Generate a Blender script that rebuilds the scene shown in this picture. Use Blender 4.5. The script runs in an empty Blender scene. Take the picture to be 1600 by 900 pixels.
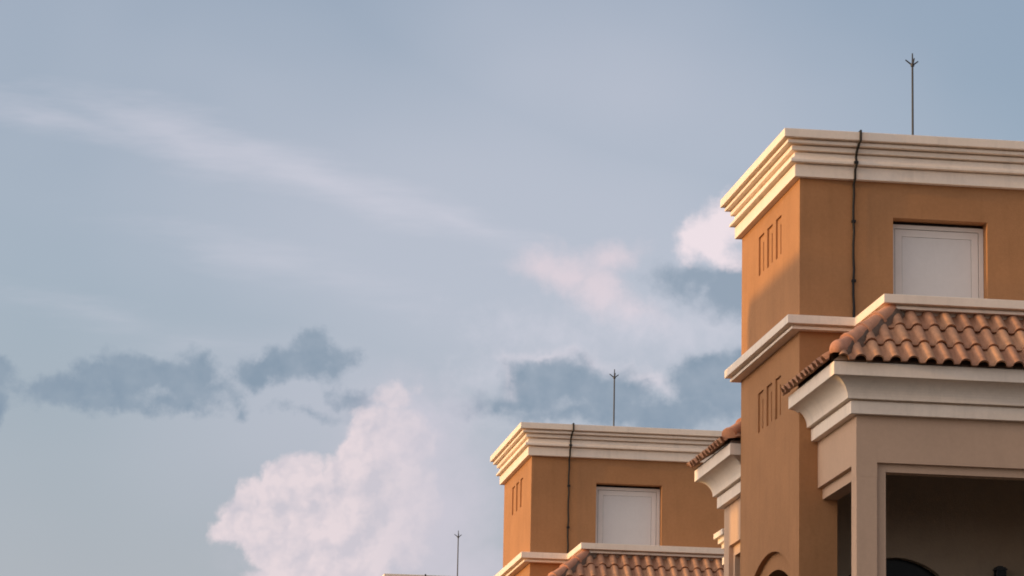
import bpy, bmesh, math, random
from mathutils import Vector, Matrix
from mathutils.geometry import tessellate_polygon
R = math.radians
random.seed(7)
scene = bpy.context.scene
COL = scene.collection

# ------------------------------------------------------------------ camera
CAM_Z = 1.6
cam_d = bpy.data.cameras.new("camera")
cam_d.sensor_width = 36.0
cam_d.lens = 5578.03 / 1600.0 * 36.0
cam_d.clip_start = 0.5
cam_d.clip_end = 20000.0
cam = bpy.data.objects.new("camera", cam_d)
COL.objects.link(cam)
PITCH, YAW, ROLL = R(12.044), R(8.1434), R(1.1197)
fw = Vector((math.sin(YAW) * math.cos(PITCH), math.cos(YAW) * math.cos(PITCH), math.sin(PITCH)))
r0 = Vector((math.cos(YAW), -math.sin(YAW), 0))
u0 = r0.cross(fw)
rt = r0 * math.cos(ROLL) + u0 * math.sin(ROLL)
up = -r0 * math.sin(ROLL) + u0 * math.cos(ROLL)
cam.matrix_world = Matrix(((rt.x, up.x, -fw.x, 0), (rt.y, up.y, -fw.y, 0), (rt.z, up.z, -fw.z, CAM_Z), (0, 0, 0, 1)))
scene.camera = cam

# ------------------------------------------------------------------ exposure
scene.view_settings.view_transform = 'Standard'
scene.view_settings.look = 'None'
scene.view_settings.gamma = 1.0
scene.view_settings.use_curve_mapping = False
scene.view_settings.exposure = 0.56
scene.cycles.max_bounces = 8
scene.cycles.diffuse_bounces = 5
scene.cycles.pixel_filter_type = 'BLACKMAN_HARRIS'
scene.cycles.filter_width = 1.8

# ------------------------------------------------------------------ sun
SUN_EL, SUN_A = R(5.5), R(3.4)          # elevation; angle in front of the facades (sun stands towards -X)
sdir = Vector((-math.cos(SUN_A) * math.cos(SUN_EL), -math.sin(SUN_A) * math.cos(SUN_EL), math.sin(SUN_EL)))
sun_d = bpy.data.lights.new("sun", 'SUN')
sun_d.energy = 1.8
sun_d.angle = R(0.8)
sun_d.color = (1.0, 0.56, 0.17)
sun = bpy.data.objects.new("sun", sun_d)
sun.rotation_euler = sdir.to_track_quat('Z', 'Y').to_euler()
COL.objects.link(sun)

# ------------------------------------------------------------------ sky
world = bpy.data.worlds.new("World")
scene.world = world
world.use_nodes = True
WT = world.node_tree
WT.nodes.clear()
SKY_STRENGTH = 0.1


class S:
    """a socket one can calculate with"""
    def __init__(s, k): s.k = k
    def _m(s, op, *o, clamp=False):
        n = WT.nodes.new('ShaderNodeMath'); n.operation = op; n.use_clamp = clamp
        for i, a in enumerate((s,) + o):
            if isinstance(a, S): WT.links.new(a.k, n.inputs[i])
            else: n.inputs[i].default_value = a
        return S(n.outputs[0])
    def __add__(s, o): return s._m('ADD', o)
    def __sub__(s, o): return s._m('SUBTRACT', o)
    def __mul__(s, o): return s._m('MULTIPLY', o)
    def max(s, o): return s._m('MAXIMUM', o)
    def min(s, o): return s._m('MINIMUM', o)
    def step(s, a, b):
        n = WT.nodes.new('ShaderNodeMapRange'); n.interpolation_type = 'SMOOTHSTEP'
        WT.links.new(s.k, n.inputs[0]); n.inputs[1].default_value = a; n.inputs[2].default_value = b
        return S(n.outputs[0])


def wnoise(vec, scale, detail, rough=0.55, loc=(0, 0, 0), sc=(1, 1, 1), rot=0.0):
    m = WT.nodes.new('ShaderNodeMapping'); WT.links.new(vec, m.inputs[0])
    m.inputs['Location'].default_value = loc; m.inputs['Scale'].default_value = sc
    m.inputs['Rotation'].default_value = (0, 0, rot)
    n = WT.nodes.new('ShaderNodeTexNoise'); n.noise_dimensions = '2D'; WT.links.new(m.outputs[0], n.inputs['Vector'])
    n.inputs['Scale'].default_value = scale; n.inputs['Detail'].default_value = detail
    n.inputs['Roughness'].default_value = rough
    return S(n.outputs['Fac'])


tc = WT.nodes.new('ShaderNodeTexCoord')
DIR = tc.outputs['Generated']
sx = WT.nodes.new('ShaderNodeSeparateXYZ'); WT.links.new(DIR, sx.inputs[0])
az = S(sx.outputs[0])._m('ARCTAN2', S(sx.outputs[1])) * (180 / math.pi)
el = S(sx.outputs[2])._m('ARCSINE') * (180 / math.pi)
cb = WT.nodes.new('ShaderNodeCombineXYZ')
WT.links.new(az.k, cb.inputs[0]); WT.links.new(el.k, cb.inputs[1])
AE = cb.outputs[0]                       # azimuth / elevation in degrees
# turbulence that moves the cloud outlines (degrees)
wn = WT.nodes.new('ShaderNodeTexNoise'); wn.noise_dimensions = '2D'; WT.links.new(AE, wn.inputs['Vector'])
wn.inputs['Scale'].default_value = 1.3; wn.inputs['Detail'].default_value = 4; wn.inputs['Roughness'].default_value = 0.6
wv = WT.nodes.new('ShaderNodeVectorMath'); wv.operation = 'SUBTRACT'
WT.links.new(wn.outputs['Color'], wv.inputs[0]); wv.inputs[1].default_value = (0.5, 0.5, 0.5)
ws = WT.nodes.new('ShaderNodeVectorMath'); ws.operation = 'MULTIPLY_ADD'
WT.links.new(wv.outputs[0], ws.inputs[0]); ws.inputs[1].default_value = (0.62, 0.5, 0); WT.links.new(AE, ws.inputs[2])
AEW = ws.outputs[0]


def heading(px, py):
    """azimuth and elevation (degrees) of a spot of the sky"""
    d = fw * 5578.03 + rt * (px - 800) + up * (450 - py)
    return math.degrees(math.atan2(d.x, d.y)), math.degrees(math.asin(d.z / d.length))


def puffs(lst, vec=None, blend=0.12):
    """distance field (degrees, positive inside) of a group of elliptical puffs"""
    out = None
    k = 1 / 97.36
    src = vec or AEW

    def vmath(op, second, third=None):
        n = WT.nodes.new('ShaderNodeVectorMath'); n.operation = op
        WT.links.new(src, n.inputs[0]); n.inputs[1].default_value = second
        if third: n.inputs[2].default_value = third
        return n
    for (px, py, rx, ry, *a) in lst:
        A, E = heading(px, py)
        sx_, sy_ = 1 / (rx * k * 1.02), 1 / (ry * k)
        if a and a[0]:
            co, si = math.cos(R(a[0])), math.sin(R(a[0]))
            u = S(vmath('DOT_PRODUCT', (co * sx_, si * sx_, 0)).outputs['Value']) - (A * co + E * si) * sx_
            v = S(vmath('DOT_PRODUCT', (-si * sy_, co * sy_, 0)).outputs['Value']) - (-A * si + E * co) * sy_
            d = (u * u)._m('ADD', v * v)._m('SQRT')
        else:
            m = vmath('MULTIPLY_ADD', (sx_, sy_, 0), (-A * sx_, -E * sy_, 0))
            l = WT.nodes.new('ShaderNodeVectorMath'); l.operation = 'LENGTH'
            WT.links.new(m.outputs[0], l.inputs[0])
            d = S(l.outputs['Value'])
        q = min(rx, ry) * k
        f = d._m('MULTIPLY_ADD', -q, q)
        out = f if out is None else out._m('SMOOTH_MAX', f, blend)
    return out


def wmix(fac, a, b):
    n = WT.nodes.new('ShaderNodeMix'); n.data_type = 'RGBA'
    WT.links.new(fac.k, n.inputs[0])
    for v, i in ((a, 6), (b, 7)):
        if isinstance(v, tuple): n.inputs[i].default_value = tuple(c / SKY_STRENGTH for c in v) + (1,)
        else: WT.links.new(v, n.inputs[i])
    return n.outputs[2]


sky = WT.nodes.new('ShaderNodeTexSky')
sky.sky_type = 'NISHITA'
sky.sun_disc = False
sky.sun_elevation = SUN_EL
sky.sun_rotation = math.atan2(sdir.x, sdir.y)
sky.air_density = 1.0
sky.dust_density = 1.5
sky.ozone_density = 1.5
base = sky.outputs[0]

# evening haze: scatters the low sun forward (Henyey-Greenstein), so the sky pales and warms towards the sun
dt = WT.nodes.new('ShaderNodeVectorMath'); dt.operation = 'DOT_PRODUCT'
WT.links.new(DIR, dt.inputs[0]); dt.inputs[1].default_value = tuple(sdir)
G_ = 0.52
hg = (S(dt.outputs['Value']) * (-2 * G_) + (1 + G_ * G_))._m('POWER', -1.5) * ((1 + G_ * G_) ** 1.5)


def wadd(fac, a, colr):
    n = WT.nodes.new('ShaderNodeMix'); n.data_type = 'RGBA'; n.blend_type = 'ADD'
    n.inputs[0].default_value = 1.0
    v = WT.nodes.new('ShaderNodeVectorMath'); v.operation = 'SCALE'
    v.inputs[0].default_value = tuple(c / SKY_STRENGTH for c in colr)
    if isinstance(fac, S): WT.links.new(fac.k, v.inputs['Scale'])
    else: v.inputs['Scale'].default_value = fac
    WT.links.new(a, n.inputs[6]); WT.links.new(v.outputs[0], n.inputs[7])
    return n.outputs[2]


HAZE_ISO = (0.022, 0.042, 0.092)
HAZE_FWD = (0.140, 0.118, 0.103)
base = wadd(1.0, base, HAZE_ISO)
n_lo = wnoise(AE, 0.10, 3, 0.5, (3, 1, 0), (1, 1.6, 1))
n_mid = wnoise(AE, 2.2, 4, 0.6)
n_fine = wnoise(AE, 5.0, 4, 0.62, (11, 5, 0))
n_sh0 = wnoise(AE, 1.7, 3, 0.55, (4, 9, 0))
n_sh1 = wnoise(AE, 1.7, 3, 0.55, (4 + 0.22, 9 - 0.2, 0))
shade = (n_sh0 - n_sh1) * 2.6            # relief of the cloud towards the sun
edge = (n_mid - 0.5) * 0.55 + (n_fine - 0.5) * 0.28

# hazy evening veil over the blue
veil = wadd(hg * (n_lo * 0.7 + 0.65), base, HAZE_FWD)
lowband = (el * -1.0).step(-12.5, -6.0)
vl = puffs([(760, 380, 760, 330, -12), (980, 150, 480, 220, -8), (520, 640, 380, 240)], AE)
veil = wmix((vl + (n_lo - 0.5) * 2.0).step(-1.2, 2.4) * 0.60, veil, (0.378, 0.390, 0.450))
veil = wmix(lowband * 0.50, veil, (0.300, 0.298, 0.345))

# thin cirrus streak
st = wnoise(AE, 1.0, 4, 0.6, (2, 6, 0), (0.35, 1.9, 1), R(17))
cir = puffs([(60, 178, 230, 18, -9), (280, 215, 170, 34, -15), (500, 280, 230, 27, -18), (710, 343, 150, 18, -19)], AE)
cf = (cir + (st - 0.5) * 0.75).step(-0.26, 0.5)
c = wmix(cf * 0.46, veil, (0.485, 0.465, 0.52))
cir2 = puffs([(150, 490, 230, 22, -12), (420, 405, 200, 28, -12)], AE)
c = wmix((cir2 + (st - 0.5) * 0.9).step(-0.2, 0.6) * 0.30, c, (0.47, 0.455, 0.51))


def billow(scale, off):
    """rounded heaps for cumulus outlines and relief"""
    m = WT.nodes.new('ShaderNodeMapping'); WT.links.new(AEW, m.inputs[0]); m.inputs['Location'].default_value = off
    v = WT.nodes.new('ShaderNodeTexVoronoi'); v.feature = 'SMOOTH_F1'; v.normalize = True; v.voronoi_dimensions = '2D'
    WT.links.new(m.outputs[0], v.inputs['Vector'])
    v.inputs['Scale'].default_value = scale; v.inputs['Detail'].default_value = 1.6; v.inputs['Roughness'].default_value = 0.45
    v.inputs['Lacunarity'].default_value = 2.3; v.inputs['Smoothness'].default_value = 0.35
    return S(v.outputs['Distance'])


b0 = billow(1.9, (5, 2, 0))
b1 = billow(1.9, (5 + 0.07, 2 - 0.05, 0))
heap = (b0 - 0.42) * -0.55                     # positive on the heaps

# grey-blue flat clouds in shade
GREY = (0.172, 0.222, 0.282)
dk = puffs([(108, 607, 92, 24, 4), (155, 575, 36, 26), (205, 590, 70, 36), (160, 622, 120, 20), (290, 590, 62, 36), (312, 570, 26, 18), (262, 580, 24, 18), (330, 608, 40, 20), (265, 625, 80, 18),
            (420, 582, 58, 24, 10), (490, 540, 40, 30, 8), (470, 570, 66, 26), (520, 560, 40, 18), (555, 624, 32, 17), (485, 645, 34, 6, -8), (383, 650, 12, 9),
            (-8, 585, 26, 26), (-15, 640, 32, 30)])
dkf = (dk + heap * 0.38 + edge * 0.46).step(-0.07, 0.17)
c = wmix(dkf * (shade * 0.22 + 0.84), c, GREY)

# pink and white patches behind the far tower
pw = puffs([(850, 415, 40, 26), (890, 425, 60, 36, -12), (945, 408, 50, 26, 12), (930, 450, 60, 34, -30), (985, 485, 50, 20, -20)])
pwf = (pw + heap * 0.3 + edge * 0.35).step(-0.16, 0.36)
c = wmix(pwf * 0.85, c, (0.505, 0.44, 0.475))
pw2 = puffs([(1000, 510, 110, 34, -10), (1060, 520, 60, 44), (765, 590, 42, 24), (770, 645, 80, 16), (1120, 515, 60, 30), (860, 525, 90, 20, -8)])
c = wmix((pw2 + edge).step(-0.35, 0.6) * 0.45, c, (0.48, 0.465, 0.52))
dk2 = puffs([(1090, 440, 56, 28), (1150, 450, 60, 50), (1050, 432, 30, 12), (1190, 470, 90, 40)])
dk2f = (dk2 + heap * 0.25 + edge * 0.5).step(-0.12, 0.24)
c = wmix(dk2f * 0.80, c, GREY)
wh = puffs([(1085, 372, 30, 28), (1108, 372, 42, 36), (1135, 350, 40, 34), (1075, 392, 22, 20), (1130, 398, 40, 18), (1150, 410, 36, 8), (1165, 330, 40, 30)])
whf = (wh + heap * 0.32 + edge * 0.42).step(-0.09, 0.22)
c = wmix(whf * 0.92, c, (0.60, 0.52, 0.545))
wt2 = puffs([(850, 556, 40, 9), (925, 570, 26, 6), (1012, 592, 34, 11, -6), (1030, 602, 26, 11), (800, 600, 16, 30)])
c = wmix((wt2 + heap * 0.2 + edge * 0.3).step(-0.12, 0.2) * 0.7, c, (0.53, 0.485, 0.525))
dk3 = puffs([(860, 600, 86, 38, 4), (850, 575, 40, 16), (945, 612, 80, 34), (830, 628, 84, 20), (1040, 645, 130, 30), (1110, 590, 64, 40), (1180, 600, 90, 60), (900, 645, 150, 14)])
dk3f = (dk3 + heap * 0.25 + edge * 0.42 - wt2.max(0.0) * 0.3 + 0.03).step(-0.07, 0.20)
c = wmix(dk3f * (shade * 0.20 + 0.86), c, GREY)

# towering pink cumulus: crisp towards the sun, melting into haze on the far side
cu_soft = puffs([(640, 700, 90, 90), (660, 820, 120, 140), (600, 880, 160, 80), (720, 900, 90, 80)])
c = wmix((cu_soft + (n_mid - 0.5) * 0.5).step(-0.7, 0.9) * 0.66, c, (0.455, 0.42, 0.475))
cu = puffs([(470, 800, 85, 60), (395, 815, 52, 40), (376, 820, 38, 34), (412, 785, 38, 34), (458, 745, 40, 34), (436, 768, 36, 32),
            (548, 770, 56, 60), (532, 742, 34, 34), (570, 712, 44, 44), (590, 670, 46, 44), (572, 655, 26, 26), (618, 622, 34, 24), (655, 606, 18, 15),
            (632, 690, 56, 60), (600, 800, 80, 90), (520, 880, 110, 60), (440, 860, 50, 40), (640, 800, 60, 100), (470, 920, 80, 50)], blend=0.05)
rfade = (az * -1.0).step(-(heading(735, 750)[0]), -(heading(520, 750)[0]))
cuw = (rfade - 1.0) * -0.30                    # softer outline to the right
cuf = ((cu + heap * 0.42 + edge * 0.05 + 0.02) - cuw * 0.5).step(-0.045, 0.13) * (rfade * 0.80 + 0.20)
relief = ((b1 - b0) * 2.0 + (cu._m('MULTIPLY', -0.55, clamp=False)) + shade * 0.75 + 0.78)._m('ADD', 0.0, clamp=True)
cucol = wmix(relief, (0.425, 0.395, 0.435), (0.555, 0.478, 0.495))
c = wmix(cuf * 0.90, c, cucol)

# scattered clouds in the rest of the sky, of the same kind
gen = wnoise(AE, 0.065, 6, 0.58, (31, 17, 0), (1, 2.0, 1))
away = ((az - 8.0)._m('ABSOLUTE').step(10.0, 16.0)).max((el - 12.2)._m('ABSOLUTE').step(7.0, 11.0))
gf = gen.step(0.44, 0.62) * away * el.step(1.0, 6.0)
lit = WT.nodes.new('ShaderNodeVectorMath'); lit.operation = 'SCALE'
lit.inputs[0].default_value = tuple(q / SKY_STRENGTH for q in (0.58, 0.49, 0.44))
WT.links.new((hg * 0.5 + 0.5).k, lit.inputs['Scale'])
c = wmix(gf * 0.75, c, lit.outputs[0])

bg = WT.nodes.new('ShaderNodeBackground')
bg.inputs['Strength'].default_value = SKY_STRENGTH
WT.links.new(c, bg.inputs['Color'])
wo = WT.nodes.new('ShaderNodeOutputWorld')
WT.links.new(bg.outputs[0], wo.inputs[0])


# ------------------------------------------------------------------ materials
def mat(name, col, rough=0.85, var=0.10, scale=1.2, bump=0.25, bscale=60.0, stain=0.0, rnd=0.0, spec=0.25, stain_col=None):
    m = bpy.data.materials.new(name)
    m.use_nodes = True
    t = m.node_tree
    b = t.nodes['Principled BSDF']
    b.inputs['Roughness'].default_value = rough
    b.inputs['Specular IOR Level'].default_value = spec
    tcn = t.nodes.new('ShaderNodeTexCoord')
    obc = tcn.outputs['Object']

    def noise(sc, det, mapscale=(1, 1, 1)):
        mp = t.nodes.new('ShaderNodeMapping'); mp.inputs['Scale'].default_value = mapscale
        t.links.new(obc, mp.inputs[0])
        n = t.nodes.new('ShaderNodeTexNoise'); n.inputs['Scale'].default_value = sc; n.inputs['Detail'].default_value = det
        n.inputs['Roughness'].default_value = 0.6
        t.links.new(mp.outputs[0], n.inputs['Vector'])
        return n.outputs['Fac']
    hsv = t.nodes.new('ShaderNodeHueSaturation')
    hsv.inputs['Color'].default_value = (*col, 1)
    mr = t.nodes.new('ShaderNodeMapRange')
    mr.inputs[1].default_value = 0.3; mr.inputs[2].default_value = 0.7
    mr.inputs[3].default_value = 1 - var; mr.inputs[4].default_value = 1 + var
    t.links.new(noise(scale, 7), mr.inputs[0])
    val = mr.outputs[0]
    fine = t.nodes.new('ShaderNodeMapRange')
    fine.inputs[1].default_value = 0.3; fine.inputs[2].default_value = 0.7
    fine.inputs[3].default_value = 1 - var * 0.5; fine.inputs[4].default_value = 1 + var * 0.5
    t.links.new(noise(bscale * 0.4, 3), fine.inputs[0])
    mu = t.nodes.new('ShaderNodeMath'); mu.operation = 'MULTIPLY'
    t.links.new(val, mu.inputs[0]); t.links.new(fine.outputs[0], mu.inputs[1]); val = mu.outputs[0]
    if rnd:
        oi = t.nodes.new('ShaderNodeObjectInfo')
        r1 = t.nodes.new('ShaderNodeMapRange'); r1.inputs[3].default_value = 1 - rnd; r1.inputs[4].default_value = 1 + rnd
        t.links.new(oi.outputs['Random'], r1.inputs[0])
        m2 = t.nodes.new('ShaderNodeMath'); m2.operation = 'MULTIPLY'
        t.links.new(val, m2.inputs[0]); t.links.new(r1.outputs[0], m2.inputs[1]); val = m2.outputs[0]
        r2 = t.nodes.new('ShaderNodeMapRange'); r2.inputs[3].default_value = 0.494; r2.inputs[4].default_value = 0.503
        t.links.new(oi.outputs['Random'], r2.inputs[0]); t.links.new(r2.outputs[0], hsv.inputs['Hue'])
    t.links.new(val, hsv.inputs['Value'])
    out = hsv.outputs[0]
    if stain:
        # rain streaks: noise drawn out downwards
        sm = t.nodes.new('ShaderNodeMapRange'); sm.inputs[1].default_value = 0.52; sm.inputs[2].default_value = 0.78
        sm.inputs[4].default_value = stain
        t.links.new(noise(5.0, 6, (1, 1, 0.12)), sm.inputs[0])
        mx = t.nodes.new('ShaderNodeMix'); mx.data_type = 'RGBA'
        t.links.new(sm.outputs[0], mx.inputs[0]); t.links.new(out, mx.inputs[6])
        mx.inputs[7].default_value = (*(stain_col or tuple(c * 0.45 for c in col)), 1)
        out = mx.outputs[2]
    t.links.new(out, b.inputs['Base Color'])
    if bump:
        bp = t.nodes.new('ShaderNodeBump'); bp.inputs['Strength'].default_value = bump; bp.inputs['Distance'].default_value = 0.01
        t.links.new(noise(bscale, 4), bp.inputs['Height']); t.links.new(bp.outputs[0], b.inputs['Normal'])
    return m


M_ORANGE = mat("ochre_stucco", (0.392, 0.196, 0.088), 0.92, 0.09, 0.9, 0.5, 40, stain=0.20)
M_CREAM = mat("cream_moulding", (0.86, 0.735, 0.61), 0.8, 0.05, 1.0, 0.15, 40, stain=0.22)
M_BEIGE = mat("beige_stucco", (0.55, 0.375, 0.26), 0.92, 0.05, 0.8, 0.3, 45, stain=0.12)
M_TILE = mat("terracotta_tile", (0.42, 0.225, 0.132), 0.93, 0.18, 6.0, 0.4, 70, rnd=0.13, spec=0.12, stain=0.35, stain_col=(0.20, 0.13, 0.10))
M_HIP = mat("hip_terracotta", (0.50, 0.235, 0.14), 0.78, 0.15, 5.0, 0.3, 70, rnd=0.12, stain=0.2, stain_col=(0.22, 0.13, 0.09))
M_MORTAR = mat("mortar", (0.19, 0.13, 0.093), 0.95, 0.2, 8, 0.5, 50)
M_WHITE = mat("white_painted_frame", (0.72, 0.68, 0.64), 0.5, 0.03, 2, 0.0, 30, stain=0.08)
M_SHUT = mat("white_shutter_panel", (0.68, 0.655, 0.63), 0.6, 0.03, 1.5, 0.08, 40, stain=0.07)
M_DARK = mat("black_cable", (0.015, 0.015, 0.016), 0.6, 0.1, 4, 0, 30)
M_STEEL = mat("grey_steel", (0.03, 0.032, 0.036), 0.5, 0.1, 4, 0, 30, spec=0.5)
M_GLASS = mat("dark_glass", (0.012, 0.014, 0.016), 0.2, 0.05, 2, 0, 30, spec=0.12)
M_CEIL = mat("shade_dark_ceiling", (0.085, 0.088, 0.082), 0.9, 0.08, 1.0, 0.2, 40)  # porch shade put into the ceiling colour, far darker than the beige walls
M_LOGGIA = mat("loggia_stucco", (0.48, 0.375, 0.275), 0.92, 0.06, 0.8, 0.3, 45, stain=0.12)
M_ROOF = mat("roof_screed", (0.36, 0.33, 0.30), 0.95, 0.12, 1, 0.3, 20)
M_FLOOR = mat("dark_floor_tile", (0.09, 0.085, 0.075), 0.6, 0.1, 1, 0.1, 20)
M_GROUND = mat("paving", (0.065, 0.06, 0.055), 0.9, 0.15, 0.15, 0.3, 4)


# ------------------------------------------------------------------ mesh helpers
H = 16.68                                 # height of the tower's reference level above the ground


class Part:
    def __init__(s): s.bm = bmesh.new()

    def face(s, pts):
        try: s.bm.faces.new([s.bm.verts.new(p) for p in pts])
        except ValueError: pass

    def box(s, x0, x1, y0, y1, z0, z1):
        v = [s.bm.verts.new((x, y, z)) for z in (z0, z1) for (x, y) in ((x0, y0), (x1, y0), (x1, y1), (x0, y1))]
        for q in ((3, 2, 1, 0), (4, 5, 6, 7), (0, 1, 5, 4), (1, 2, 6, 5), (2, 3, 7, 6), (3, 0, 4, 7)):
            s.bm.faces.new([v[i] for i in q])
        return s

    def panel(s, F, outer, holes, d=0.0):
        """flat sheet in frame F (u, v, depth -> point) with holes: (polygon, depth, inner holes, closed)"""
        polys = [outer] + [h[0] for h in holes]
        flat = [p for q in polys for p in q]
        vs = [s.bm.verts.new(F(u, v, d)) for u, v in flat]
        for t in tessellate_polygon([[Vector((u, v, 0)) for u, v in q] for q in polys]):
            try: s.bm.faces.new([vs[i] for i in t])
            except ValueError: pass
        for h in holes: s.recess(F, h, d)

    def recess(s, F, h, d=0.0):
        poly, dep, inner, closed = h
        if dep is None: return
        n = len(poly)
        for i in range(n):
            a, b = poly[i], poly[(i + 1) % n]
            s.face([F(*a, d), F(*b, d), F(*b, d + dep), F(*a, d + dep)])
        if closed: s.panel(F, poly, inner, d + dep)

    def sweep(s, path, prof, closed=False, caps=True):
        """profile of (outward offset, z) along a plan path, mitred; outward is to the left of the path"""
        n = len(path)
        rings = []
        for i in range(n):
            p = Vector(path[i])
            dirs = []
            if closed or i > 0: dirs.append((p - Vector(path[i - 1])).normalized())
            if closed or i < n - 1: dirs.append((Vector(path[(i + 1) % n]) - p).normalized())
            ns = [Vector((-q.y, q.x)) for q in dirs]
            m = sum(ns, Vector((0, 0))).normalized()
            m = m / max(0.2, m.dot(ns[0]))
            rings.append([s.bm.verts.new((p.x + m.x * o, p.y + m.y * o, z + H)) for o, z in prof])
        for i in range(n if closed else n - 1):
            a, b = rings[i], rings[(i + 1) % n]
            for k in range(len(prof) - 1):
                s.bm.faces.new([a[k], b[k], b[k + 1], a[k + 1]])
        if caps and not closed:
            for rg in (rings[0], rings[-1]):
                s.bm.faces.new([s.bm.verts.new(v.co) for v in rg])
        return s

    def tube(s, pts, r, seg=8):
        rings = []
        for i, p in enumerate(pts):
            p = Vector(p)
            a = Vector(pts[max(0, i - 1)]); b = Vector(pts[min(len(pts) - 1, i + 1)])
            t = (b - a).normalized()
            x = t.cross(Vector((0.3, 1, 0.2))).normalized(); y = t.cross(x)
            rr = r[i] if isinstance(r, (list, tuple)) else r
            rings.append([s.bm.verts.new(p + (x * math.cos(k * 2 * math.pi / seg) + y * math.sin(k * 2 * math.pi / seg)) * rr) for k in range(seg)])
        for a, b in zip(rings, rings[1:]):
            for k in range(seg): s.bm.faces.new([a[k], a[(k + 1) % seg], b[(k + 1) % seg], b[k]])
        s.bm.faces.new(rings[0]); s.bm.faces.new(rings[-1][::-1])
        return s

    def build(s, name, m, parent=None, smooth=False, bevel=0.0, loc=None, recalc=True, label=None):
        if recalc:
            bmesh.ops.remove_doubles(s.bm, verts=s.bm.verts, dist=0.0002)
            bmesh.ops.recalc_face_normals(s.bm, faces=s.bm.faces)
        me = bpy.data.meshes.new(name)
        s.bm.to_mesh(me); s.bm.free()
        me.materials.append(m)
        if smooth:
            me.polygons.foreach_set('use_smooth', [True] * len(me.polygons))
            me.set_sharp_from_angle(angle=R(40))
        o = bpy.data.objects.new(name, me)
        COL.objects.link(o)
        if parent: o.parent = parent
        if loc: o.location = loc
        if bevel:
            b = o.modifiers.new('bevel', 'BEVEL'); b.width = bevel; b.segments = 2; b.limit_method = 'ANGLE'; b.angle_limit = R(35)
        if label: o['label'] = label
        return o


def thing(name, label, cat, loc=(0, 0, 0), group=None):
    o = bpy.data.objects.new(name, None)
    COL.objects.link(o)
    o.location = loc
    o.empty_display_size = 0.5
    o['label'] = label; o['category'] = cat
    if group: o['group'] = group
    return o


def rect(u0, u1, v0, v1): return [(u0, v0), (u1, v0), (u1, v1), (u0, v1)]


def seg_arch(c, half, zbot, zc, rad, n=20):
    """arched opening: straight jambs under a circular arch of radius rad round (c, zc)"""
    a = math.asin(min(1.0, half / rad))
    pts = [(c - half, zbot), (c + half, zbot)]
    for i in range(n + 1):
        t = a - 2 * a * i / n
        pts.append((c + rad * math.sin(t), zc + rad * math.cos(t)))
    return pts


def FX(x): return lambda u, v, d: (x + d, u, v + H)         # sheet facing -X
def FY(y): return lambda u, v, d: (u, y + d, v + H)         # sheet facing -Y


# ------------------------------------------------------------------ proportions, metres
LD = 1.3                                  # depth of the loggia behind the porch
D, W = 4.34, 6.0                          # tower depth, width
LM, FM = 1.0585, 1.8227                   # block standing forward under the string course
XW, YW = 0.2925, -2.4787                  # porch corner
XR = 5.75                                 # porch far side
Z_BB = -5.8407
Z_FLOOR = -9.3
CORNICE = [(0.0, -1.672), (0.103, -1.672), (0.103, -1.476), (0.06, -1.474), (0.06, -1.456), (0.183, -1.452), (0.183, -1.413), (0.165, -1.388), (0.128, -1.367), (0.111, -1.335),
           (0.111, -1.290), (0.06, -1.288), (0.06, -1.268), (0.17, -1.264), (0.17, -1.196), (0.11, -1.194), (0.11, -1.174), (0.25, -1.170), (0.25, -1.122), (0.19, -1.120), (0.19, -1.098), (0.314, -1.092),
           (0.314, -0.960), (0.0, -0.955)]
STRING = [(0.0, -4.113), (0.158, -4.113), (0.158, -4.068), (0.10, -4.066), (0.10, -4.042), (0.2365, -4.038), (0.2365, -3.905), (-0.02, -3.900)]


def porch_profile():
    p = [(0.0, Z_BB), (0.107, Z_BB), (0.107, -5.652), (0.06, -5.650), (0.06, -5.630), (0.1725, -5.6285)]
    a, b = 0.4426 - 0.1725, 0.2955
    for i in range(1, 12):
        t = math.pi / 2 * (1 - i / 11)
        p.append((0.4426 - a * math.sin(t), -5.6285 + b * math.cos(t)))
    p += [(0.4427, -5.329), (0.4427, -5.136), (0.36, -5.130), (0.0, -5.130)]
    return p


# ------------------------------------------------------------------ roof tiles
TW, EXPO, TL, TH = 0.264, 0.52, 0.60, 0.088


def tile_section():
    pts = []
    for i in range(5):                    # pan
        t = i / 4
        pts.append((t * 0.36 * TW, 0.012 * (2 * t - 1) ** 2))
    for i in range(1, 9):                 # roll
        a = math.pi * i / 8
        pts.append((TW * (0.69 - 0.33 * math.cos(a)), 0.012 + TH * math.sin(a)))
    pts.append((TW * 1.06, 0.008))
    return pts


def tile_mesh():
    bm = bmesh.new()
    sec = tile_section()
    rows = []
    for (s, up_, th) in ((0.0, 0.050, 0.0), (TL * 0.5, 0.026, 0.0), (TL, 0.004, 0.0)):
        rows.append([bm.verts.new((t, s, n + up_)) for t, n in sec])
    low = [bm.verts.new((t, 0.0, n * 0.90 + 0.050 - 0.022)) for t, n in sec]
    low2 = [bm.verts.new((t, 0.12, n * 0.90 + 0.044 - 0.022)) for t, n in sec]
    for a, b in ((rows[0], rows[1]), (rows[1], rows[2]), (low, rows[0]), (low2, low)):
        for k in range(len(sec) - 1):
            f = bm.faces.new([a[k], a[k + 1], b[k + 1], b[k]])
            f.smooth = True
    # crisp lower lip
    me = bpy.data.meshes.new("roof_tile")
    bm.to_mesh(me); bm.free()
    me.materials.append(M_TILE)
    return me


TILE = tile_mesh()
n_sec = len(tile_section())
for e in TILE.edges:                       # the lip keeps a sharp edge
    a, b = e.vertices
    if all(i < n_sec for i in (a, b)): e.use_edge_sharp = True


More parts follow.
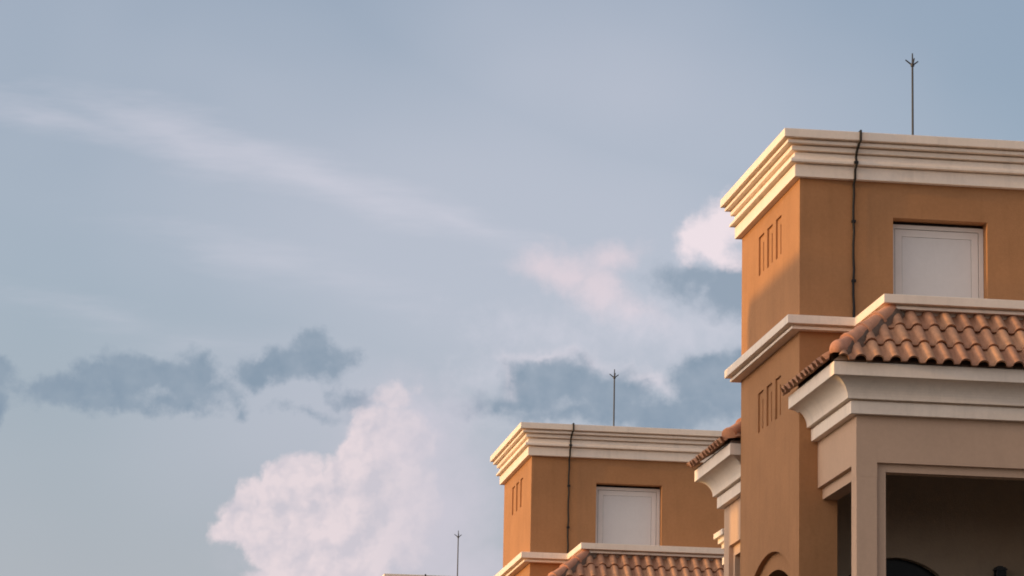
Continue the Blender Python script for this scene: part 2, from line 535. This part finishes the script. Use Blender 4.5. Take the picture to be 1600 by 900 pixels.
def tile_slope(parent, A, B, inward, run, z0, rise, cuts, exact_rows=None):
    """rows of tiles from the eave A-B (plan points) up a slope; cuts = vertical planes (point, normal kept side)"""
    A, B, inward = Vector(A), Vector(B), Vector(inward)
    ev = (B - A); L = ev.length; ev.normalize()
    sl = math.hypot(run, rise)
    sv = Vector((inward.x * run, inward.y * run, rise)) / sl
    nv = Vector((ev.x, ev.y, 0)).cross(sv)
    if nv.z < 0: nv = -nv
    hand = Vector((ev.x, ev.y, 0)).cross(sv).dot(nv)
    rows = int(math.ceil((sl - 0.08) / EXPO))
    cols = int(math.ceil(L / TW))
    for r in range(rows):
        for k in range(cols):
            s0 = r * EXPO
            o3 = Vector((A.x, A.y, z0 + H)) + Vector((ev.x, ev.y, 0)) * (k * TW) + sv * s0
            mtx = Matrix(((ev.x, sv.x, nv.x, o3.x), (ev.y, sv.y, nv.y, o3.y), (0, sv.z, nv.z, o3.z), (0, 0, 0, 1)))
            ln = min(TL, sl - s0)
            corners = [mtx @ Vector((u, v, 0)) for u in (0, TW) for v in (0, ln)]
            state = 'in'
            for (pt, nr) in cuts:
                ds = [(c.xy - Vector(pt)).dot(Vector(nr)) for c in corners]
                if max(ds) < 0.02: state = 'out'; break
                if min(ds) < -0.02: state = 'cut'
            if state == 'out': continue
            me = TILE
            if state == 'cut' or ln < TL - 0.01:
                bm = bmesh.new(); bm.from_mesh(TILE)
                inv = mtx.inverted()
                if ln < TL - 0.01:
                    bmesh.ops.bisect_plane(bm, geom=bm.verts[:] + bm.edges[:] + bm.faces[:], plane_co=(0, ln, 0), plane_no=(0, 1, 0), clear_outer=True)
                for (pt, nr) in cuts:
                    q = inv @ Vector((pt[0], pt[1], o3.z)); w = inv.to_3x3() @ Vector((nr[0], nr[1], 0))
                    bmesh.ops.bisect_plane(bm, geom=bm.verts[:] + bm.edges[:] + bm.faces[:], plane_co=q, plane_no=-w, clear_outer=True)
                if not bm.faces: bm.free(); continue
                me = bpy.data.meshes.new("roof_tile"); bm.to_mesh(me); bm.free(); me.materials.append(M_TILE)
            o = bpy.data.objects.new("roof_tile", me)
            COL.objects.link(o); o.parent = parent
            j = Matrix.Translation((random.uniform(-.004, .004), random.uniform(-.016, .012), random.uniform(0, .008))) @ Matrix.Rotation(random.uniform(-.018, .018), 4, 'Z')
            o.matrix_local = mtx @ j


def hip_row(parent, P0, P1, bulb=True):
    """half-round hip tiles with collars from the eave corner P0 up to P1, bedded in mortar"""
    P0, P1 = Vector(P0), Vector(P1)
    ax = (P1 - P0); L = ax.length; ax.normalize()
    side = ax.cross(Vector((0, 0, 1))).normalized()
    nr = side.cross(ax).normalized()
    n = 4
    seg = L / n
    for i in range(n):
        bm = Part()
        base = P0 + ax * (i * seg) + nr * 0.085
        prof = [(-0.05, 0.122), (-0.045, 0.136), (0.005, 0.136), (0.012, 0.116), (seg * 0.5, 0.110), (seg - 0.02, 0.102)]
        if i == 0 and bulb:
            prof = [(0.0, 0.02), (0.012, 0.065), (0.05, 0.105), (0.11, 0.128), (0.17, 0.132), (0.20, 0.116), (seg * 0.6, 0.112), (seg - 0.02, 0.102)]
        rings = []
        for s, rr in prof:
            c = base + ax * s
            rings.append([bm.bm.verts.new(c + side * (rr * 1.02 * math.cos(a)) + nr * (rr * math.sin(a) - 0.01)) for a in [math.pi * (k / 14 * 1.2 - 0.1) for k in range(15)]])
        for a, b in zip(rings, rings[1:]):
            for k in range(14): bm.bm.faces.new([a[k], a[k + 1], b[k + 1], b[k]])
        bm.bm.faces.new(rings[0])
        bm.build("hip_tile", M_HIP, parent, smooth=True)
    mo = Part()
    w = 0.105
    a0, a1 = P0 + ax * 0.08, P1
    for sgn in (-1, 1):
        mo.face([a0 + side * w * sgn + nr * 0.10, a1 + side * w * sgn + nr * 0.10, a1 + side * (w + .05) * sgn - nr * 0.12, a0 + side * (w + .05) * sgn - nr * 0.12])
    mo.build("mortar_bed", M_MORTAR, parent)


def porch_roof(root, xa, xb, y0, y1, bx0, bx1, by0, by1, z0, z1, sides):
    """hipped tile roof between the eave rectangle xa..xb, y0..y1 and the block bx0..bx1, by0..by1"""
    rf = Part()
    dz = 0.012
    A = [(xa, y0), (xb, y0), (xb, y1), (xa, y1)]
    D_ = [(xa + .06, y0 + .06), (xb - .06, y0 + .06), (xb - .06, y1 - (.06 if 'B' in sides else 0)), (xa + .06, y1 - (.06 if 'B' in sides else 0))]
    B = [(bx0, by0), (bx1, by0), (bx1, by1), (bx0, by1)]
    for i in range(4):
        k = (i + 1) % 4
        if 'FRBL'[i] not in sides: continue
        rf.face([(*D_[i], z0 + .03 + H), (*D_[k], z0 + .03 + H), (*B[k], z1 - dz + H), (*B[i], z1 - dz + H)])
    roof = rf.build("tile_roof", M_MORTAR, root)

    def hipcut(a, b, keep):
        d = Vector(b) - Vector(a); n = Vector((-d.y, d.x)).normalized()
        if (Vector(keep) - Vector(a)).dot(n) < 0: n = -n
        q = Vector(a) + n * 0.125
        return (tuple(q), (n.x, n.y))
    rise = z1 - z0
    mid = ((xa + xb) / 2, y0)
    if 'F' in sides:
        tile_slope(roof, A[0], A[1], (0, 1), by0 - y0, z0, rise, [hipcut(A[0], B[0], mid), hipcut(A[1], B[1], mid)])
        hip_row(roof, (xa + .10, y0 + .10, z0 + H + .09), (bx0 - .02, by0 - .02, z1 + H + .02), bulb='B' not in sides)
    if 'L' in sides:
        lm = (xa, (y0 + y1) / 2)
        cuts = [hipcut(A[0], B[0], lm)]
        if 'B' in sides: cuts.append(hipcut(A[3], B[3], lm))
        tile_slope(roof, A[3], A[0], (1, 0), bx0 - xa, z0, rise, cuts)
    return roof


# ------------------------------------------------------------------ one apartment building
def make_building(label, loc, porch=True, group="orange tower apartment buildings"):
    g = thing("apartment_building", label, "building", loc, group)
    # --- tower walls
    niches = []
    for zt, zb in ((-1.96, -2.615), (-4.565, -5.22)):
        for y in (2.60, 1.955, 1.31):
            niches.append((rect(y, y + 0.405, zb, zt), rect(y + 0.075, y + 0.20, zb + 0.045, zt - 0.12)))
    a_out = seg_arch(2.10, 1.62, -12.4, -10.27, 2.975)
    a_in = seg_arch(2.16, 1.28, -12.35, -10.27, 2.70)
    lw = Part()
    lw.panel(FX(0), rect(0, D, -H, -0.99), [(o, None, [], False) for o, i in niches] + [(a_out, None, [], False)])
    lw.build("wall", M_ORANGE, g)
    for o, i in niches:
        nb = Part(); nb.recess(FX(0), (o, 0.030, [(i, 0.032, [], True)], True)); nb.build("niche", M_ORANGE, g)
    an = Part(); an.recess(FX(0), (a_out, 0.085, [(a_in, 0.30, [], False)], True)); an.build("arch_niche", M_ORANGE, g)
    dp = Part(); dp.panel(FX(0.36), [(2.16 + (u - 2.16) * 1.02, v) for u, v in a_in], [])
    dp.build("arch_pane", M_GLASS, g)
    win = rect(1.492, 3.010, -3.97, -2.2286)
    logg = rect(0.60, XR - 0.30, Z_FLOOR, -5.90)
    fwp = Part()
    fwp.panel(FY(0), rect(0, W, -H, -0.99), [(win, 0.28, [], False), (logg, None, [], False)])
    fwp.build("wall", M_ORANGE, g)
    bw = Part()
    bw.box(0.02, W, D - 0.02, D, 0, H - 0.99); bw.box(W - 0.02, W, 0.02, D - 0.02, 0, H - 0.99)
    bw.build("wall", M_ORANGE, g)
    rs = Part(); rs.box(-0.02, W + 0.02, -0.02, D + 0.02, H - 1.0, H - 0.97); rs.build("roof", M_ROOF, g)
    # --- mouldings
    c_ = Part(); c_.sweep([(0, 0), (0, D), (W, D), (W, 0)], CORNICE, closed=True); c_.build("cornice", M_CREAM, g, bevel=0.006)
    s_ = Part()
    s_.sweep([(W, D), (W, 0), (XR, 0), (XR, -FM), (LM, -FM), (LM, 0), (0, 0), (0, D)][::-1] and
             [(XR, 0.0), (XR, -FM), (LM, -FM), (LM, 0), (0, 0), (0, D), (W, D), (W, 0.0)], STRING)
    s_.build("string_course", M_CREAM, g, bevel=0.006)
    cap = Part(); cap.box(LM + 0.01, XR - 0.01, -FM + 0.01, 0.03, H - 3.96, H - 3.903); cap.box(LM, XR, -FM, 0.02, H - 5.2, H - 3.96)
    cap.build("ledge", M_CREAM, g)
    # --- window with a closed white shutter
    wf = Part()
    wf.panel(FY(0.215), rect(1.497, 3.005, -3.99, -2.285), [(rect(1.570, 2.930, -3.98, -2.350), 0.045, [], False)])
    wf.face([(1.497, .215, H - 2.285), (3.005, .215, H - 2.285), (3.005, .27, H - 2.285), (1.497, .27, H - 2.285)])
    wfo = wf.build("window", M_WHITE, g)
    sh = Part()
    sh.panel(FY(0.225), rect(1.579, 2.921, -3.97, -2.359), [(rect(1.690, 2.812, -3.96, -2.470), 0.03, [], False)])
    sh.build("shutter_frame", M_WHITE, wfo)
    pn = Part(); pn.box(1.6945, 2.8075, 0.230, 0.252, H - 3.955, H - 2.4745); pn.build("shutter_panel", M_SHUT, wfo, bevel=0.003)
    bk = Part(); bk.box(1.50, 3.0, 0.262, 0.275, H - 3.98, H - 2.235); bk.build("gap_shade_board", M_DARK, wfo)  # black board standing in for shade under the soffit and in the gaps
    kn = Part(); kn.box(2.585, 2.625, 0.14, 0.19, H - 3.92, H - 3.885); kn.build("hinge_stop", M_DARK, wfo)
    # --- lightning cable running down over the cornice
    x = 0.866
    pts = [(x + .03, -.20, -0.945), (x + .028, -.337, -0.945), (x + .026, -.340, -1.10), (x + .012, -.278, -1.15), (x, -.20, -1.24), (x - .004, -.150, -1.33),
           (x - .004, -.205, -1.43), (x - .006, -.205, -1.46), (x - .01, -.130, -1.52), (x - .012, -.128, -1.66), (x - .014, -.035, -1.74)]
    z = -1.9
    i = 0
    while z > -3.86:
        pts.append((x - .014 + (0.006 if i % 3 == 0 else -0.005), -.032, z)); z -= 0.20; i += 1
    pts.append((x - .014, -.032, -3.9))
    cb_ = Part(); cb_.tube([(a, b, c0 + H) for a, b, c0 in pts], 0.020, 8)
    cbo = cb_.build("conductor_cable", M_DARK, g, smooth=True)
    for cz, cy in ((-1.425, -.205), (-2.33, -.032), (-3.28, -.032)):
        cl = Part(); cl.box(x - .045, x + .020, cy - .026, cy + .03, H + cz - .022, H + cz + .022); cl.build("clip", M_DARK, cbo, bevel=0.006)
    if not porch: return g
    # --- porch in front
    prof = porch_profile()
    pc = Part(); pc.sweep([(XR, 0.10), (XR, YW), (XW, YW), (XW, 0.10)], prof); pc.build("porch_cornice", M_CREAM, g, bevel=0.005)
    OX, IX, SY = 0.606, 0.755, -2.17
    OZ, IZ, SZ, SIZ = -6.538, -6.664, -6.56, -6.735
    pi_ = Part()
    pi_.box(XW, OX, YW, SY, 0, H + SIZ - 0.02)
    pi_.build("pillar", M_BEIGE, g, bevel=0.006)
    pj = Part()
    pj.box(OX + .001, IX, YW + 0.076, SY - .001, 0, H + IZ + .01)
    pj.build("pillar_jamb", M_BEIGE, g, bevel=0.005)
    pr = Part(); pr.box(XR - 0.32, XR, YW, SY, 0, H + SIZ - 0.02); pr.build("pillar", M_BEIGE, g, bevel=0.006)
    lf = Part()
    # wall above the openings, stepped in at the foot; one solid round the porch
    sec = [(0.0, Z_BB - 0.0), (0.0, None), (-0.075, None)]
    lf.box(XW, XR, YW, SY, H + OZ, H + Z_BB + 0.02)
    lf.box(XW, OX, YW, SY, H + SIZ - 0.02, H + OZ)
    lf.box(OX, XR, YW + 0.075, SY, H + IZ, H + OZ)
    lf.box(XW, OX, SY, -0.001, H + SZ, H + Z_BB + 0.02)
    lf.box(XW + 0.075, OX, SY, -0.001, H + SIZ, H + SZ)
    lf.box(XR - 0.3, XR, SY, -0.001, H + SIZ, H + Z_BB + 0.02)
    lf.build("lintel", M_BEIGE, g)
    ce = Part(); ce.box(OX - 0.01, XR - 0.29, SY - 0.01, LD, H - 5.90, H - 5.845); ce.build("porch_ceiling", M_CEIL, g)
    fl = Part(); fl.box(XW + .02, XR - .02, YW + .02, LD, H + Z_FLOOR - 0.2, H + Z_FLOOR); fl.build("porch_floor", M_FLOOR, g)
    bw_ = Part(); bw_.box(XW + .03, XR - .03, YW + .03, -0.01, 0, H + Z_FLOOR - 0.2)
    bw_.box(XW + .04, XR - .04, YW + .04, YW + .16, H + Z_FLOOR, H + Z_FLOOR + 0.9)
    bw_.build("lower_wall", M_BEIGE, g)
    lg = Part()
    da = seg_arch(1.86, 0.96, Z_FLOOR + .02, -8.49, 1.09)
    lg.panel(FY(LD), rect(0.60, XR - .30, Z_FLOOR, -5.90), [(da, 0.18, [], False)])
    lg.face([(0.60, 0, H + Z_FLOOR), (0.60, LD, H + Z_FLOOR), (0.60, LD, H - 5.9), (0.60, 0, H - 5.9)])
    lg.face([(XR - .30, YW + .3, H + Z_FLOOR), (XR - .30, LD, H + Z_FLOOR), (XR - .30, LD, H - 5.9), (XR - .30, YW + .3, H - 5.9)])
    lg.build("loggia_wall", M_LOGGIA, g)
    dr = Part(); dr.panel(FY(LD + .17), [(1.86 + (u - 1.86) * 1.01, v) for u, v in da], []); dr.build("arched_door", M_GLASS, g)
    porch_roof(g, XW - 0.515, XR + 0.53, YW - 0.515, 0.10, LM, XR, -FM, 0.0, -5.158, -4.18, 'FLR')
    # --- second porch at the back of the tower
    RY0, RY1 = 4.94, 7.08
    pc = Part(); pc.sweep([(XW, RY0), (XW, RY1), (XR, RY1), (XR, RY0)], prof, closed=True); pc.build("porch_cornice", M_CREAM, g, bevel=0.005)
    rw = Part()
    rw.panel(FX(XW), rect(RY0, RY1, 1.0 - H, Z_BB + .02), [(rect(RY0 + .10, RY1 - .42, Z_FLOOR + 1.0, -6.56), 0.075, [(rect(RY0 + .22, RY1 - .56, Z_FLOOR + 1.0 + .1, -6.735), 0.22, [], False)], True)])
    rw.box(XW + .001, XR, RY0, RY0 + .25, 0, H + Z_BB); rw.box(XW + .001, XR, RY1 - .25, RY1, 0, H + Z_BB); rw.box(XW + .3, XR, RY0 + .25, RY1 - .25, H - 6.5, H - 6.4)
    rw.box(2.0, 2.2, RY0 + .25, RY1 - .25, 0, H - 6.5)
    rw.build("porch_wall", M_BEIGE, g)
    porch_roof(g, XW - 0.515, XR + 0.53, RY0 - 0.515, RY1 + 0.515, LM, XR - .7, RY0 + .72, RY1 - .72, -5.158, -4.18, 'FLBR')
    lb = Part(); lb.box(LM, XR, D, RY0 + .9, 0, H - 4.2); lb.build("lower_wall", M_ORANGE, g)
    # --- low orange block with its own small cornice behind that porch
    bx, by0, by1 = 0.47, 7.10, 7.66
    ob = Part(); ob.box(bx, XR, by0, by1, 0, H - 6.20); ob.build("wall", M_ORANGE, g)
    sc = Part()
    sc.sweep([(bx, by0 + .01), (bx, by1), (XR, by1)],
             [(0, -6.745), (.075, -6.745), (.075, -6.62), (.03, -6.60), (.03, -6.47), (.085, -6.46), (.085, -6.385), (.14, -6.375), (.14, -6.295), (.205, -6.285), (.205, -6.19), (0, -6.185)])
    sc.build("cornice", M_CREAM, g, bevel=0.004)
    return g


def wall_lamp(loc, label):
    t = thing("wall_lamp", label, "lamp", loc)
    b = Part(); b.box(-.06, .06, -.02, 0, -.16, .10); b.build("back_plate", M_STEEL, t, bevel=.004)
    b = Part(); b.box(-.035, .035, -.07, -.02, .02, .05); b.build("bracket", M_STEEL, t)
    b = Part()
    for (s, z0, z1) in ((.095, .06, .085), (.075, .085, .11), (.04, .11, .13)): b.box(-s, s, -.14 - s, -.14 + s, z0, z1)
    b.build("lamp_cap", M_STEEL, t, bevel=.004)
    b = Part()
    for a in (-1, 1):
        for c0 in (-1, 1): b.box(a * .072 - .008, a * .072 + .008, -.14 + c0 * .072 - .008, -.14 + c0 * .072 + .008, -.20, .06)
    b.box(-.08, .08, -.22, -.06, -.225, -.20)
    b.build("lamp_cage", M_STEEL, t)
    b = Part(); b.box(-.064, .064, -.204, -.076, -.198, .058); b.build("lamp_glass", M_GLASS, t)
    return t


def lightning_rod(loc, height, label):
    t = thing("lightning_rod", label, "lightning rod", loc, "lightning rods on the tower roofs")
    hf = height - 0.20
    b = Part(); b.box(-.09, .09, -.09, .09, 0, .05); b.build("base_plate", M_STEEL, t)
    b = Part(); b.tube([(0, 0, .04), (0, 0, hf * .5), (0, 0, hf), (0, 0, hf + .02)], [.018, .017, .016, .016], 8)
    b.build("mast", M_STEEL, t, smooth=True)
    b = Part(); b.tube([(0, 0, hf - .025), (0, 0, hf - .015), (0, 0, hf + .025), (0, 0, hf + .035)], [.018, .031, .031, .018], 10)
    b.build("collar", M_STEEL, t, smooth=True)
    b = Part(); b.tube([(0, 0, hf), (0, 0, height)], [.015, .010], 6); b.build("prong", M_STEEL, t)
    for a in (180, 25, 270):
        q = (math.cos(R(a)) * .115, math.sin(R(a)) * .115, hf + .085)
        b = Part(); b.tube([(0, 0, hf), q], [.014, .010], 6); b.build("prong", M_STEEL, t)
    return t


# ------------------------------------------------------------------ the place
gp = Part(); gp.face([(-6000, -6000, 0), (6000, -6000, 0), (6000, 6000, 0), (-6000, 6000, 0)])
go = gp.build("ground", M_GROUND); go['kind'] = 'structure'

X1, Y1 = 12.0928, 53.0
B = [("large orange tower at the right edge with tiled porch roof and dark opening", (X1, Y1, 0)),
     ("middle orange tower behind the large one, its left wall fully sunlit below grey cloud", (X1 - .2268, Y1 + 26.2072, -.2062)),
     ("farthest tower, only a sliver of its cornice showing at the bottom edge", (X1 - .618, Y1 + 50.4629, -.5912))]
for i, (lab, loc) in enumerate(B):
    make_building(lab, loc, porch=(i < 2))
rods = [("tall three pronged lightning rod on the roof of the large right hand tower", (14.0658, 53.6, 15.7116)),
        ("lightning rod standing on the middle tower against the grey cloud", (13.847, 79.8072, 15.4039)),
        ("small lightning rod of the farthest tower, low beside the pink cumulus cloud", (13.43, 104.0629, 15.0085))]
for (lab, tip), (_, bl) in zip(rods, B):
    zb = bl[2] + H - 0.97
    lightning_rod((tip[0], tip[1], zb), tip[2] + CAM_Z - zb, lab)
wall_lamp((X1 + 3.50, Y1 + LD - 0.001, H - 7.62), "small dark wall lamp in the shaded porch of the large tower")

# the house across the street, outside the picture, whose shade lies on the near tower
def neighbour():
    xf = -8.0
    t20 = math.tan(SUN_A) * (X1 - xf)
    dz = math.tan(SUN_EL) * (X1 - xf) / math.cos(SUN_A)
    g = thing("apartment_building", "orange house across the street, outside the photo", "building", (0, Y1, 0), "orange tower apartment buildings")
    T = 3.0
    lag = T * math.tan(SUN_A)
    y0, y1 = -0.35 - t20, 3.85 - t20 - lag
    b = Part(); b.box(xf - T, xf, y0, y1, 0, H - 2.88 + dz - .2); b.build("wall", M_ORANGE, g)
    b = Part(); b.box(xf - T - .02, xf + .02, y0 - .02, y1 + .02, H - 2.88 + dz - .2, H - 2.88 + dz); b.build("cornice", M_CREAM, g)
    for fl in range(4):
        w = Part(); w.box(xf, xf + .04, (y0 + y1) / 2 - .6, (y0 + y1) / 2 + .6, 1.2 + fl * 3.2, 3.0 + fl * 3.2); wo_ = w.build("window", M_WHITE, g)
        w = Part(); w.box(xf + .041, xf + .05, (y0 + y1) / 2 - .5, (y0 + y1) / 2 + .5, 1.3 + fl * 3.2, 2.9 + fl * 3.2); w.build("pane", M_GLASS, wo_)
    b = Part(); b.box(xf - .5, xf, -2.70 - t20, y0 - .001, 0, H - 4.22 + dz); b.build("porch_wall", M_BEIGE, g)  # unseen wing added to shade the near tower's porch
    # unseen porch behind, its opening shaped to let a patch of sun through
    a0, a1 = 4.1 - t20, 7.28 - t20
    h0, h1, hz0, hz1 = 5.86 - t20, 6.58 - t20, H - 6.75 + dz, H - 5.90 + dz
    b = Part(); b.box(xf - .5, xf - .251, y1 + .001, 4.42 - t20, 0, H - 3.85 + dz); b.build("shade_pier", M_BEIGE, g)  # unseen pier added to shade the near tower's back edge
    b = Part(); b.box(xf - .25, xf, y1 + .001, h0, 0, H - 4.95 + dz); b.box(xf - .25, xf, h1, a1, 0, H - 4.95 + dz)
    b.box(xf - .25, xf, h0, h1, 0, hz0); b.box(xf - .25, xf, h0, h1, hz1, H - 4.95 + dz); b.build("porch_wall", M_BEIGE, g)


neighbour()
